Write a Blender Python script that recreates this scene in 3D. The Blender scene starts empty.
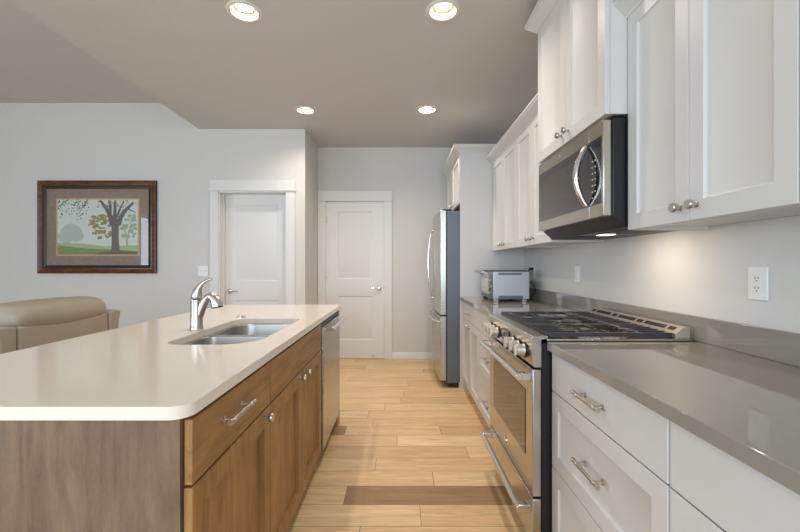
import bpy, bmesh, math, random
from mathutils import Vector
random.seed(7)
S = bpy.context.scene
PI = math.pi

# ------------------------------------------------------------------ camera, world, light, exposure
FPX, EYE = 390.0, 1.2225
cd = bpy.data.cameras.new('camera'); cam = bpy.data.objects.new('camera', cd)
S.collection.objects.link(cam); S.camera = cam
cam.location = (0, 0, EYE); cam.rotation_euler = (PI/2, 0, 0)
cd.sensor_width = 36; cd.lens = 36*FPX/800; cd.shift_y = -0.5/800; cd.clip_start = 0.02

W = bpy.data.worlds.new('world'); S.world = W; W.use_nodes = True
bg = W.node_tree.nodes['Background']; bg.inputs[0].default_value = (0.71, 0.85, 1.0, 1); bg.inputs[1].default_value = 1.34

CAN_POWER, CAN_COLOR = 10.0, (1.0, 0.88, 0.73)

def area(name, loc, rot, sx, sy, power, col):
    ld = bpy.data.lights.new(name, 'AREA'); ld.shape = 'RECTANGLE'; ld.size = sx; ld.size_y = sy
    ld.energy = power; ld.color = col
    o = bpy.data.objects.new(name, ld); S.collection.objects.link(o); o.location = loc; o.rotation_euler = rot
    return o
# daylight of the living room windows far to the left, and of the windows behind the camera
area('daylight_left', (-6.35, -1.45, 1.45), (0, -PI/2, 0), 1.9, 1.8, 110, (0.71, 0.85, 1.0))
area('daylight_behind', (-0.8, -2.9, 1.6), (PI/2, 0, 0), 4.5, 2.0, 110, (0.78, 0.90, 1.0))

S.view_settings.view_transform = 'Standard'; S.view_settings.look = 'None'
S.view_settings.gamma = 1; S.view_settings.use_curve_mapping = False
S.view_settings.exposure = 0.0
S.cycles.use_denoising = True
S.cycles.max_bounces = 10; S.cycles.diffuse_bounces = 6; S.cycles.glossy_bounces = 5
S.cycles.sample_clamp_indirect = 6.0

# ------------------------------------------------------------------ materials
def lin(c): return tuple(((v/255)/12.92 if v/255 <= .04045 else ((v/255+.055)/1.055)**2.4) for v in c)

def mat(name, rgb, rough=.5, metal=0.0, coat=0.0, spec=.5, noise=0.0, nscale=8.0, stretch=(1, 1, 1), bump=0.0, bscale=60.0, emit=None, estr=0.0, rvar=0.0):
    m = bpy.data.materials.new(name); m.use_nodes = True
    nt = m.node_tree; n = nt.nodes; l = nt.links; b = n['Principled BSDF']
    c = lin(rgb)
    b.inputs['Base Color'].default_value = (*c, 1); b.inputs['Roughness'].default_value = rough
    b.inputs['Metallic'].default_value = metal; b.inputs['Coat Weight'].default_value = coat
    b.inputs['Specular IOR Level'].default_value = spec
    if noise or bump or rvar:
        tc = n.new('ShaderNodeTexCoord'); mp = n.new('ShaderNodeMapping'); mp.inputs['Scale'].default_value = stretch
        l.new(tc.outputs['Object'], mp.inputs[0])
    if noise or rvar:
        nz = n.new('ShaderNodeTexNoise'); nz.inputs['Scale'].default_value = nscale; nz.inputs['Detail'].default_value = 5
        l.new(mp.outputs[0], nz.inputs['Vector'])
    if noise:
        mx = n.new('ShaderNodeMix'); mx.data_type = 'RGBA'
        mx.inputs['A'].default_value = (*[v*(1-noise) for v in c], 1); mx.inputs['B'].default_value = (*[min(1, v*(1+noise)) for v in c], 1)
        l.new(nz.outputs['Fac'], mx.inputs['Factor']); l.new(mx.outputs['Result'], b.inputs['Base Color'])
    if rvar:
        mr = n.new('ShaderNodeMapRange'); mr.inputs['To Min'].default_value = rough-rvar; mr.inputs['To Max'].default_value = rough+rvar
        l.new(nz.outputs['Fac'], mr.inputs['Value']); l.new(mr.outputs[0], b.inputs['Roughness'])
    if bump:
        nb = n.new('ShaderNodeTexNoise'); nb.inputs['Scale'].default_value = bscale; nb.inputs['Detail'].default_value = 3
        l.new(mp.outputs[0], nb.inputs['Vector'])
        bp = n.new('ShaderNodeBump'); bp.inputs['Strength'].default_value = bump; bp.inputs['Distance'].default_value = .002
        l.new(nb.outputs['Fac'], bp.inputs['Height']); l.new(bp.outputs[0], b.inputs['Normal'])
    if emit:
        b.inputs['Emission Color'].default_value = (*emit, 1); b.inputs['Emission Strength'].default_value = estr
    return m

def wood(name, dark, light, stretch, rough=.42, fine=90.0):
    m = bpy.data.materials.new(name); m.use_nodes = True
    nt = m.node_tree; n = nt.nodes; l = nt.links; b = n['Principled BSDF']
    tc = n.new('ShaderNodeTexCoord'); mp = n.new('ShaderNodeMapping'); mp.inputs['Scale'].default_value = stretch
    l.new(tc.outputs['Object'], mp.inputs[0])
    nz = n.new('ShaderNodeTexNoise'); nz.inputs['Scale'].default_value = 3.2; nz.inputs['Detail'].default_value = 8; nz.inputs['Distortion'].default_value = .9; nz.inputs['Roughness'].default_value = .62
    nf = n.new('ShaderNodeTexNoise'); nf.inputs['Scale'].default_value = fine; nf.inputs['Detail'].default_value = 3
    nl = n.new('ShaderNodeTexNoise'); nl.inputs['Scale'].default_value = 5.0; nl.inputs['Detail'].default_value = 3
    l.new(mp.outputs[0], nz.inputs['Vector']); l.new(mp.outputs[0], nf.inputs['Vector']); l.new(tc.outputs['Object'], nl.inputs['Vector'])
    a1 = n.new('ShaderNodeMath'); a1.operation = 'MULTIPLY_ADD'; a1.inputs[1].default_value = .28; l.new(nf.outputs['Fac'], a1.inputs[0]); l.new(nz.outputs['Fac'], a1.inputs[2])
    a2 = n.new('ShaderNodeMath'); a2.operation = 'MULTIPLY_ADD'; a2.inputs[1].default_value = .35; l.new(nl.outputs['Fac'], a2.inputs[0]); l.new(a1.outputs[0], a2.inputs[2])
    cr = n.new('ShaderNodeValToRGB'); cr.color_ramp.elements[0].position = .55; cr.color_ramp.elements[1].position = 1.12 if False else 1.0
    cr.color_ramp.elements[0].color = (*lin(dark), 1); cr.color_ramp.elements[1].color = (*lin(light), 1)
    l.new(a2.outputs[0], cr.inputs[0]); l.new(cr.outputs[0], b.inputs['Base Color'])
    b.inputs['Roughness'].default_value = rough
    return m

def glassy(name, tint, gloss=.12, alpha=.85):
    m = bpy.data.materials.new(name); m.use_nodes = True
    nt = m.node_tree; n = nt.nodes; l = nt.links; n.remove(n['Principled BSDF'])
    t = n.new('ShaderNodeBsdfTransparent'); t.inputs[0].default_value = (*tint, 1)
    g = n.new('ShaderNodeBsdfGlossy'); g.inputs['Roughness'].default_value = .02
    fr = n.new('ShaderNodeFresnel'); fr.inputs[0].default_value = 1.5
    ge = n.new('ShaderNodeNewGeometry'); f = n.new('ShaderNodeMath'); f.operation = 'MULTIPLY_ADD'; f.inputs[1].default_value = -1.0; f.inputs[2].default_value = 1.0
    l.new(ge.outputs['Backfacing'], f.inputs[0]); f2 = n.new('ShaderNodeMath'); f2.operation = 'MULTIPLY'; l.new(f.outputs[0], f2.inputs[0]); l.new(fr.outputs[0], f2.inputs[1]); f = f2
    mx = n.new('ShaderNodeMixShader'); l.new(f.outputs[0], mx.inputs[0]); l.new(t.outputs[0], mx.inputs[1]); l.new(g.outputs[0], mx.inputs[2])
    l.new(mx.outputs[0], n['Material Output'].inputs[0])
    return m

M = {}
M['wall'] = mat('wall_paint', (213, 212, 209), .85, bump=.08, bscale=220)
M['ceil'] = mat('ceiling_paint', (200, 198, 197), .9, bump=.1, bscale=180)
M['trim'] = mat('trim_paint', (223, 223, 222), .45)
M['cab'] = mat('white_cabinet_paint', (208, 207, 205), .38)
M['cabin'] = mat('cabinet_underside', (214, 210, 202), .6)
M['quartz'] = mat('cream_quartz', (228, 218, 205), .12, noise=.03, nscale=160, spec=.5)
M['greyq'] = mat('taupe_quartz', (146, 140, 132), .05, noise=.10, nscale=420, spec=.55)
M['steel'] = mat('brushed_steel', (190, 187, 182), .27, 1.0, noise=.012, nscale=30, stretch=(.3, .3, 12), rvar=.015)
M['steelh'] = mat('brushed_steel_horizontal', (196, 190, 182), .24, 1.0, noise=.02, nscale=20, stretch=(12, .2, 14), rvar=.02)
M['satin'] = mat('satin_steel', (208, 200, 188), .40, .8)
M['sink'] = mat('sink_steel', (176, 174, 170), .33, 1.0, noise=.02, nscale=10, stretch=(1, 14, 14), rvar=.03)
M['nickel'] = mat('satin_nickel', (196, 190, 182), .28, 1.0)
M['chrome'] = mat('polished_nickel', (222, 219, 214), .12, 1.0)
M['fside'] = mat('fridge_side_grey', (106, 110, 122), .42, .3, noise=.06, nscale=5)
M['black'] = mat('black_enamel', (22, 22, 24), .35)
M['iron'] = mat('cast_iron', (72, 71, 76), .30, .4, bump=.1, bscale=250)
M['brass'] = mat('burner_brass', (168, 124, 86), .3, 1.0)
M['bglass'] = mat('black_glass', (30, 29, 28), .05, spec=.9, coat=.4)
M['oglass'] = mat('oven_glass', (40, 32, 26), .04, spec=.9, coat=.3)
M['rubber'] = mat('black_rubber', (24, 24, 26), .6)
M['plastic'] = mat('white_plastic', (236, 236, 236), .35)
M['slot'] = mat('dark_slot', (40, 40, 42), .6)
M['knobc'] = mat('champagne_metal', (206, 192, 168), .25, 1.0)
M['disp'] = mat('display_glass', (28, 34, 62), .08, spec=.8)
M['leather'] = mat('tan_leather', (164, 153, 135), .46, noise=.12, nscale=6, bump=.25, bscale=70)
M['lamp'] = mat('lamp_glow', (255, 250, 240), .5, emit=(1.0, .93, .82), estr=7.0)
M['baffle'] = mat('can_reflector', (205, 192, 165), .5)
M['woodz'] = wood('stained_alder_vertical', (118, 84, 47), (172, 129, 76), (9, 9, .9))
M['woody'] = wood('stained_alder_horizontal', (118, 84, 47), (172, 129, 76), (9, .9, 9))
M['woodx'] = wood('stained_alder_glare', (76, 61, 47), (128, 106, 84), (7, 7, .7), rough=.4)  # same alder as the doors; cool glare on the island end coloured in
M['under'] = mat('unfinished_plywood', (150, 104, 66), .6, noise=.15, nscale=12, stretch=(1, 8, 8))
M['toe'] = mat('dark_toe_kick', (52, 36, 26), .6)
M['glass'] = glassy('picture_glass', (1, 1, 1))

def floor_mat():
    m = bpy.data.materials.new('oak_planks'); m.use_nodes = True
    nt = m.node_tree; n = nt.nodes; l = nt.links; b = n['Principled BSDF']
    at = n.new('ShaderNodeAttribute'); at.attribute_name = 'plank'
    sep = n.new('ShaderNodeSeparateColor'); l.new(at.outputs['Color'], sep.inputs[0])
    tc = n.new('ShaderNodeTexCoord')
    mul = n.new('ShaderNodeVectorMath'); mul.operation = 'MULTIPLY'; mul.inputs[1].default_value = (1.5, 17, 1); l.new(tc.outputs['Object'], mul.inputs[0])
    off = n.new('ShaderNodeMath'); off.operation = 'MULTIPLY'; off.inputs[1].default_value = 60; l.new(sep.outputs[1], off.inputs[0])
    cmb = n.new('ShaderNodeCombineXYZ'); l.new(off.outputs[0], cmb.inputs[0]); l.new(off.outputs[0], cmb.inputs[2])
    add = n.new('ShaderNodeVectorMath'); l.new(mul.outputs[0], add.inputs[0]); l.new(cmb.outputs[0], add.inputs[1])
    nz = n.new('ShaderNodeTexNoise'); nz.inputs['Scale'].default_value = 2.2; nz.inputs['Detail'].default_value = 9; nz.inputs['Distortion'].default_value = 1.2; nz.inputs['Roughness'].default_value = .62
    l.new(add.outputs[0], nz.inputs['Vector'])
    # knots
    vo = n.new('ShaderNodeTexVoronoi'); vo.inputs['Scale'].default_value = 1.1
    mul2 = n.new('ShaderNodeVectorMath'); mul2.operation = 'MULTIPLY'; mul2.inputs[1].default_value = (.35, .3, 1); l.new(add.outputs[0], mul2.inputs[0]); l.new(mul2.outputs[0], vo.inputs['Vector'])
    kn = n.new('ShaderNodeMapRange'); kn.inputs['From Min'].default_value = .02; kn.inputs['From Max'].default_value = .10; kn.inputs['To Min'].default_value = .45; kn.inputs['To Max'].default_value = 1
    l.new(vo.outputs['Distance'], kn.inputs['Value'])
    cr = n.new('ShaderNodeValToRGB'); e = cr.color_ramp.elements
    e[0].position = 0; e[0].color = (*lin((152, 118, 80)), 1); e[1].position = 1; e[1].color = (*lin((240, 213, 170)), 1)
    x = e.new(.5); x.color = (*lin((224, 189, 142)), 1)
    l.new(sep.outputs[0], cr.inputs[0])
    gr = n.new('ShaderNodeMapRange'); gr.inputs['From Min'].default_value = .3; gr.inputs['From Max'].default_value = .7; gr.inputs['To Min'].default_value = .74; gr.inputs['To Max'].default_value = 1.14
    l.new(nz.outputs['Fac'], gr.inputs['Value'])
    mm = n.new('ShaderNodeMath'); mm.operation = 'MULTIPLY'; l.new(gr.outputs[0], mm.inputs[0]); l.new(kn.outputs[0], mm.inputs[1])
    sc = n.new('ShaderNodeVectorMath'); sc.operation = 'SCALE'; l.new(cr.outputs[0], sc.inputs[0]); l.new(mm.outputs[0], sc.inputs['Scale'])
    l.new(sc.outputs[0], b.inputs['Base Color']); b.inputs['Roughness'].default_value = .38
    return m
M['floor'] = floor_mat(); M['gap'] = mat('plank_gap', (92, 66, 42), .7)

# ------------------------------------------------------------------ mesh helpers
def nb(): return bmesh.new()

def box(bm, x0, x1, y0, y1, z0, z1, mi=0):
    vs = [bm.verts.new((x, y, z)) for z in (z0, z1) for y in (y0, y1) for x in (x0, x1)]
    for f in ((0, 2, 3, 1), (4, 5, 7, 6), (0, 1, 5, 4), (2, 6, 7, 3), (0, 4, 6, 2), (1, 3, 7, 5)):
        bm.faces.new([vs[i] for i in f]).material_index = mi
    return bm

def frame_of(d):
    d = Vector(d).normalized(); a = Vector((0, 0, 1)) if abs(d.z) < .9 else Vector((1, 0, 0))
    u = d.cross(a).normalized(); return u, d.cross(u).normalized()

def tube(bm, pts, r, seg=12, mi=0, squash=None):
    """round tube along points; r a number or a list; ends capped"""
    pts = [Vector(p) for p in pts]; rs = r if isinstance(r, (list, tuple)) else [r]*len(pts)
    rings = []; u = None
    for i, p in enumerate(pts):
        d = (pts[min(i+1, len(pts)-1)]-pts[max(i-1, 0)]).normalized()
        if u is None: u, v = frame_of(d)
        else:
            u = (u-d*u.dot(d)).normalized(); v = d.cross(u).normalized()
        rings.append([bm.verts.new(p+u*math.cos(2*PI*k/seg)*rs[i]+v*math.sin(2*PI*k/seg)*rs[i]) for k in range(seg)])
    for a, b in zip(rings, rings[1:]):
        for k in range(seg): bm.faces.new((a[k], a[(k+1) % seg], b[(k+1) % seg], b[k])).material_index = mi
    bm.faces.new(rings[0][::-1]).material_index = mi; bm.faces.new(rings[-1]).material_index = mi
    return bm

def lathe(bm, prof, origin, axis, seg=24, mi=0, closed=False):
    """prof: list of (radius, height along axis)"""
    o = Vector(origin); d = Vector(axis).normalized(); u, v = frame_of(d)
    rings = []
    for (r, h) in prof:
        if r < 1e-6: rings.append([bm.verts.new(o+d*h)])
        else: rings.append([bm.verts.new(o+d*h+u*math.cos(2*PI*k/seg)*r+v*math.sin(2*PI*k/seg)*r) for k in range(seg)])
    pairs = list(zip(rings, rings[1:]))
    if closed: pairs.append((rings[-1], rings[0]))
    for a, b in pairs:
        for k in range(seg):
            k2 = (k+1) % seg
            if len(a) == 1 and len(b) == 1: continue
            if len(a) == 1: f = bm.faces.new((a[0], b[k2], b[k]))
            elif len(b) == 1: f = bm.faces.new((a[k], a[k2], b[0]))
            else: f = bm.faces.new((a[k], a[k2], b[k2], b[k]))
            f.material_index = mi
    return bm

def prism(bm, poly, axis, a0, a1, mi=0):
    """poly in the two other axes (order x,y,z without axis), extruded along axis"""
    def P(p, a):
        if axis == 'x': return (a, p[0], p[1])
        if axis == 'y': return (p[0], a, p[1])
        return (p[0], p[1], a)
    A = [bm.verts.new(P(p, a0)) for p in poly]; B = [bm.verts.new(P(p, a1)) for p in poly]
    n = len(poly)
    bm.faces.new(A).material_index = mi; bm.faces.new(B[::-1]).material_index = mi
    for i in range(n): bm.faces.new((A[i], B[i], B[(i+1) % n], A[(i+1) % n])).material_index = mi
    return bm

def plate(bm, outer, holes, z0, z1):
    """slab with holes: outer and holes are xy loops"""
    def layer(z):
        es = []; loops = []
        for lp in [outer]+holes:
            vs = [bm.verts.new((x, y, z)) for x, y in lp]; loops.append(vs)
            for i in range(len(vs)): es.append(bm.edges.new((vs[i], vs[(i+1) % len(vs)])))
        bmesh.ops.triangle_fill(bm, use_beauty=True, use_dissolve=False, edges=es)
        return loops
    A = layer(z0); B = layer(z1)
    for la, lb in zip(A, B):
        n = len(la)
        for i in range(n): bm.faces.new((la[i], la[(i+1) % n], lb[(i+1) % n], lb[i]))
    return bm

def rrect(x0, x1, y0, y1, r, seg=6):
    """rounded rectangle loop; r one number or four (x0y0, x1y0, x1y1, x0y1)"""
    rr = r if isinstance(r, (list, tuple)) else [r]*4
    out = []
    for (cx, cy, a0, q) in ((x0, y0, PI, rr[0]), (x1, y0, 1.5*PI, rr[1]), (x1, y1, 0, rr[2]), (x0, y1, .5*PI, rr[3])):
        ccx = cx+q if cx == x0 else cx-q; ccy = cy+q if cy == y0 else cy-q
        for k in range(seg+1):
            a = a0+.5*PI*k/seg; out.append((ccx+q*math.cos(a), ccy+q*math.sin(a)))
    return out

MAP = {'-X': lambda p: (lambda u, v, w: (p-w, u, v)), '+X': lambda p: (lambda u, v, w: (p+w, u, v)), '-Y': lambda p: (lambda u, v, w: (u, p-w, v))}

def slab_front(bm, face, pos, u0, u1, v0, v1, t):
    f = MAP[face](pos); a = f(u0, v0, 0); b = f(u1, v1, t)
    return box(bm, min(a[0], b[0]), max(a[0], b[0]), min(a[1], b[1]), max(a[1], b[1]), v0, v1)

def shaker(bm, face, pos, u0, u1, v0, v1, t=.02, rail=.06, rec=.009, bev=.010):
    f = MAP[face](pos); loops = []
    for i, w in ((0, 0), (0, t-.0015), (.0015, t), (rail, t), (rail+bev*.25, t-rec*.55), (rail+bev, t-rec)):
        loops.append([bm.verts.new(f(u, v, w)) for u, v in ((u0+i, v0+i), (u1-i, v0+i), (u1-i, v1-i), (u0+i, v1-i))])
    bm.faces.new(loops[0])
    for a, b in zip(loops, loops[1:]):
        for k in range(4): bm.faces.new((a[k], a[(k+1) % 4], b[(k+1) % 4], b[k]))
    bm.faces.new(loops[-1])
    return bm

def sweep(bm, path, prof):
    """profile (out, z) swept along an xy polyline; outward is to the right of travel"""
    n = len(path); P = [Vector((p[0], p[1])) for p in path]; rings = []
    for i in range(n):
        def nrm(a, b): d = (b-a).normalized(); return Vector((d.y, -d.x))
        if i == 0: m = nrm(P[0], P[1])
        elif i == n-1: m = nrm(P[-2], P[-1])
        else:
            a = nrm(P[i-1], P[i]); b = nrm(P[i], P[i+1]); m = (a+b)/(1+a.dot(b))
        rings.append([bm.verts.new((P[i].x+m.x*o, P[i].y+m.y*o, z)) for o, z in prof])
    k = len(prof)
    for a, b in zip(rings, rings[1:]):
        for j in range(k): bm.faces.new((a[j], a[(j+1) % k], b[(j+1) % k], b[j]))
    bm.faces.new(rings[0]); bm.faces.new(rings[-1][::-1])
    return bm

ROOT = {}
def finish(name, bm, ms, loc=(0, 0, 0), bevel=0, seg=2, subsurf=0, smooth=True, angle=35):
    bmesh.ops.recalc_face_normals(bm, faces=bm.faces)
    bmesh.ops.translate(bm, verts=bm.verts, vec=(-loc[0], -loc[1], -loc[2]))
    me = bpy.data.meshes.new(name); bm.to_mesh(me); bm.free()
    for m in (ms if isinstance(ms, (list, tuple)) else [ms]): me.materials.append(m)
    if smooth:
        for p in me.polygons: p.use_smooth = True
        if not subsurf: me.set_sharp_from_angle(angle=math.radians(angle))
    o = bpy.data.objects.new(name, me); S.collection.objects.link(o)
    if bevel:
        b = o.modifiers.new('bevel', 'BEVEL'); b.width = bevel; b.segments = seg; b.limit_method = 'ANGLE'; b.angle_limit = math.radians(40)
    if subsurf:
        s = o.modifiers.new('subsurf', 'SUBSURF'); s.levels = subsurf; s.render_levels = subsurf
    return o

def thing(name, label, cat, loc, group=None, kind=None):
    o = bpy.data.objects.new(name, None); S.collection.objects.link(o); o.location = loc; o.empty_display_size = .1
    if kind: o['kind'] = kind
    else:
        o['label'] = label; o['category'] = cat
        if group: o['group'] = group
    ROOT[o.name] = tuple(loc)
    return o

def part(name, bm, ms, parent, label=None, **k):
    loc = ROOT[parent.name]
    o = finish(name, bm, ms, loc, **k); o.parent = parent; ROOT[o.name] = loc
    if label: o['label'] = label
    return o

def single(name, bm, ms, label, cat, loc=(0, 0, 0), group=None, **k):
    o = finish(name, bm, ms, loc, **k); o.location = loc; o['label'] = label; o['category'] = cat
    if group: o['group'] = group
    ROOT[o.name] = tuple(loc)
    return o

def struct(name, bm, ms, **k):
    o = finish(name, bm, ms, **k); o['kind'] = 'structure'; ROOT[o.name] = (0, 0, 0); return o

# ------------------------------------------------------------------ key dimensions (metres; x right, y away, z up)
ZC = .914                 # counter height
XW = 1.23                 # right wall
YL, YF = 4.407, 5.10      # living room wall and far hall wall
XC = -1.0735              # outside corner between them
CE, CL, XS = 2.765, 3.06, -2.271   # kitchen ceiling, living room ceiling, step
FACE_R, CARC_R = .612, .632        # base cabinet fronts / carcass
UF, UC = .91, .93                  # wall cabinet fronts / carcass

# ------------------------------------------------------------------ setting
LIGHTS = [(-.944, 2.368), (.26, 2.36), (-.938, 3.87), (.267, 3.856)]
# floor: planks running left to right
bm = nb(); col = bm.loops.layers.float_color.new('plank')
edges_y = [-2.6]
while edges_y[-1] < 1.83-.2: edges_y.append(edges_y[-1]+.1665)
edges_y += [1.828, 1.993, 2.162, 2.32, 2.477, 2.64, 2.81, 2.97, 3.126, 3.29, 3.455, 3.62, 3.79, 3.95, 4.12, 4.28, 4.45, 4.61, 4.78, 4.94, 5.20]
g = .0011
for j, (ya, yb) in enumerate(zip(edges_y, edges_y[1:])):
    if abs(ya-1.993) < .001: cuts = [-6.2, -4.6, -2.9, -1.35, -.29, 1.75]; tones = {3: .62, 4: .06}
    elif abs(ya-2.81) < .001: cuts = [-6.2, -4.1, -2.2, -.405, .30, 1.75]; tones = {2: .10, 3: .55, 4: .36}
    elif abs(ya-1.828) < .001: cuts = [-6.2, -4.3, -2.4, -.9, .10, 1.75]; tones = {3: .72, 4: .50}
    elif abs(ya-2.162) < .001: cuts = [-6.2, -4.9, -3.0, -1.0, .19, 1.75]; tones = {3: .58, 4: .66}
    elif abs(ya-2.32) < .001: cuts = [-6.2, -4.0, -2.2, -.15, 1.75]; tones = {2: .66, 3: .52}
    elif abs(ya-2.64) < .001: cuts = [-6.2, -4.0, -1.8, -.02, 1.75]; tones = {2: .52, 3: .82}
    else:
        cuts = [-6.2]; x = -6.2+random.uniform(.4, 1.8)
        while x < 1.5: cuts.append(x); x += random.uniform(.9, 2.0)
        cuts.append(1.75); tones = {}
    for i, (xa, xb) in enumerate(zip(cuts, cuts[1:])):
        tone = tones.get(i, random.choice([.48, .55, .6, .68, .74, .45, .64])+random.uniform(-.05, .05)); rv = random.random()
        f = bm.faces.new([bm.verts.new(p) for p in ((xa+g, ya+g, 0), (xb-g, ya+g, 0), (xb-g, yb-g, 0), (xa+g, yb-g, 0))])
        for lp in f.loops: lp[col] = (tone, rv, 0, 1)
box(bm, -6.2, 1.75, -2.6, 5.2, -.06, -.0015, 1)
struct('floor', bm, [M['floor'], M['gap']], smooth=False)

# ceiling: lower kitchen part with four round openings, step up to the higher living room part
bm = nb()
outer = [(XS+.0195, -2.6), (1.5, -2.6), (1.5, 5.3), (XS+.0195, 5.3)]
holes = [[(x+.082*math.cos(2*PI*k/28), y+.082*math.sin(2*PI*k/28)) for k in range(28)] for x, y in LIGHTS]
plate(bm, outer, holes, CE, CE+.016)
box(bm, XS, XS+.02, -2.6, 5.3, CE, CL)
box(bm, -6.2, XS+.02, -2.6, 5.3, CL, CL+.03)
struct('ceiling', bm, M['ceil'], smooth=False)

bm = nb(); box(bm, XW, XW+.15, -2.6, 5.25, 0, CE); struct('wall_right', bm, M['wall'], smooth=False)
# living room wall with a door opening
DX0, DX1, DZ = -2.053, -1.277, 2.064
bm = nb()
box(bm, -6.2, DX0, YL, YL+.13, 0, CL); box(bm, DX1, XC, YL, YL+.13, 0, CL); box(bm, DX0, DX1, YL, YL+.13, DZ, CL)
struct('wall_left', bm, M['wall'], smooth=False)
bm = nb()
box(bm, -6.35, -6.2, -.55, YL+.13, 0, CL); box(bm, -6.35, -6.2, -2.6, -.55, 0, .45); box(bm, -6.35, -6.2, -2.6, -.55, 2.45, CL); box(bm, -6.35, -6.2, -2.6, -2.35, .45, 2.45)
struct('wall_side', bm, M['wall'], smooth=False)
bm = nb(); box(bm, XC-.13, XC, YL+.13, YF, 0, CE); struct('wall_corner', bm, M['wall'], smooth=False)
EX0, EX1 = -.975, -.200
bm = nb()
box(bm, XC-.13, EX0, YF, YF+.13, 0, CE); box(bm, EX1, XW, YF, YF+.13, 0, CE); box(bm, EX0, EX1, YF, YF+.13, DZ, CE)
struct('wall_far', bm, M['wall'], smooth=False)

def base_board(name, x0, x1, y):
    bm = nb(); prism(bm, [(y, 0), (y-.016, 0), (y-.016, .078), (y-.010, .088), (y, .088)], 'x', x0, x1); struct(name, bm, M['trim'])
base_board('baseboard_far', -.104, XW, YF)
base_board('baseboard_left', -6.2, -2.14, YL)

def door_slab(bm, pos, u0, u1, v0, v1, pu0, pu1, rows, t=.04):
    f = MAP['-Y'](pos)
    def ring(L): return [bm.verts.new(f(*p)) for p in L]
    us = [u0, pu0, pu1, u1]; vs = [v0]+[z for r in rows for z in r]+[v1]
    for i in range(3):
        for j in range(len(vs)-1):
            if i == 1 and j % 2 == 1: continue
            bm.faces.new(ring([(us[i], vs[j], t), (us[i+1], vs[j], t), (us[i+1], vs[j+1], t), (us[i], vs[j+1], t)]))
    for (a, b) in rows:
        L = []
        for ins, w in ((0, t), (.006, t-.003), (.014, t-.011), (.026, t-.011), (.055, t-.004)):
            L.append(ring([(pu0+ins, a+ins, w), (pu1-ins, a+ins, w), (pu1-ins, b-ins, w), (pu0+ins, b-ins, w)]))
        for p, q in zip(L, L[1:]):
            for k in range(4): bm.faces.new((p[k], p[(k+1) % 4], q[(k+1) % 4], q[k]))
        bm.faces.new(L[-1])
    A = ring([(u0, v0, t), (u1, v0, t), (u1, v1, t), (u0, v1, t)]); B = ring([(u0, v0, 0), (u1, v0, 0), (u1, v1, 0), (u0, v1, 0)])
    for k in range(4): bm.faces.new((A[k], A[(k+1) % 4], B[(k+1) % 4], B[k]))
    bm.faces.new(B)
    bmesh.ops.remove_doubles(bm, verts=bm.verts, dist=1e-5)
    return bm

def lever(root, x, z, y, sgn):
    bm = nb(); lathe(bm, [(0, 0), (.033, 0), (.033, .006), (.027, .010), (.012, .012), (.011, .045), (0, .045)], (x, y, z), (0, -1, 0))
    tube(bm, [(x, y-.040, z), (x+sgn*.03, y-.046, z), (x+sgn*.07, y-.046, z+.001), (x+sgn*.115, y-.043, z+.003)], [.010, .009, .007, .006], 10)
    part('door_handle', bm, M['chrome'], root, 'polished nickel lever handle')

def casing(root, x0, x1, y, ztop, hx0, hx1, ztop2, xl, xr):
    bm = nb(); box(bm, xl, x0+.006, y-.018, y, 0, ztop-.002); box(bm, x1-.006, xr, y-.018, y, 0, ztop-.002)
    part('door_casing', bm, M['trim'], root, bevel=.0015)
    bm = nb(); box(bm, hx0, hx1, y-.022, y, ztop+.012, ztop2); box(bm, hx0-.010, hx1+.010, y-.032, y, ztop-.002, ztop+.012)
    part('header_board', bm, M['trim'], root, bevel=.0015)

# door in the living room wall: slab set back in its jamb, opening away
d1 = thing('door_1', None, None, (-1.665, YL, 0), kind='structure')
bm = nb(); door_slab(bm, YL+.155, DX0+.018, DX1-.018, .008, DZ-.018, -1.914, -1.409, [(.25, .823), (1.04, 1.928)]); part('door_slab', bm, M['trim'], d1)
bm = nb(); box(bm, DX0, DX0+.017, YL-.004, YL+.16, 0, DZ); box(bm, DX1-.017, DX1, YL-.004, YL+.16, 0, DZ); box(bm, DX0+.017, DX1-.017, YL-.004, YL+.16, DZ-.017, DZ)
box(bm, DX0+.017, DX0+.030, YL+.075, YL+.112, 0, DZ-.017); box(bm, DX1-.030, DX1-.017, YL+.075, YL+.112, 0, DZ-.017)
part('door_jamb', bm, M['trim'], d1)
casing(d1, DX0, DX1, YL, DZ, -2.140, -1.184, 2.184, -2.138, -1.186)
lever(d1, -1.978, .924, YL+.114, 1)
# door in the far wall: slab flush, hinges on the left
d2 = thing('door_2', None, None, (-.588, YF, 0), kind='structure')
bm = nb(); door_slab(bm, YF+.036, EX0+.008, EX1-.008, .010, DZ-.010, -.815, -.358, [(.246, .824), (1.046, 1.932)]); part('door_slab', bm, M['trim'], d2)
bm = nb(); box(bm, EX0, EX0+.005, YF-.002, YF+.12, 0, DZ); box(bm, EX1-.005, EX1, YF-.002, YF+.12, 0, DZ); box(bm, EX0+.005, EX1-.005, YF-.002, YF+.12, DZ-.007, DZ); box(bm, EX0+.005, EX1-.005, YF+.045, YF+.06, .01, DZ-.007)
part('door_jamb', bm, M['trim'], d2)
casing(d2, EX0, EX1, YF, DZ, -1.071, -.100, 2.191, -1.070, -.105)
lever(d2, -.271, .925, YF-.004, -1)
for z in (.24, 1.10, 1.82):
    bm = nb(); tube(bm, [(EX0+.004, YF-.008, z-.05), (EX0+.004, YF-.008, z+.05)], .007, 8); box(bm, EX0+.006, EX0+.026, YF-.0062, YF-.004, z-.045, z+.045); part('hinge', bm, M['nickel'], d2, 'satin nickel hinge')
bm = nb(); box(bm, EX1+.001, EX1+.008, YF-.020, YF-.002, .885, .965); part('strike_plate', bm, M['nickel'], d2, 'small nickel strike plate')
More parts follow.
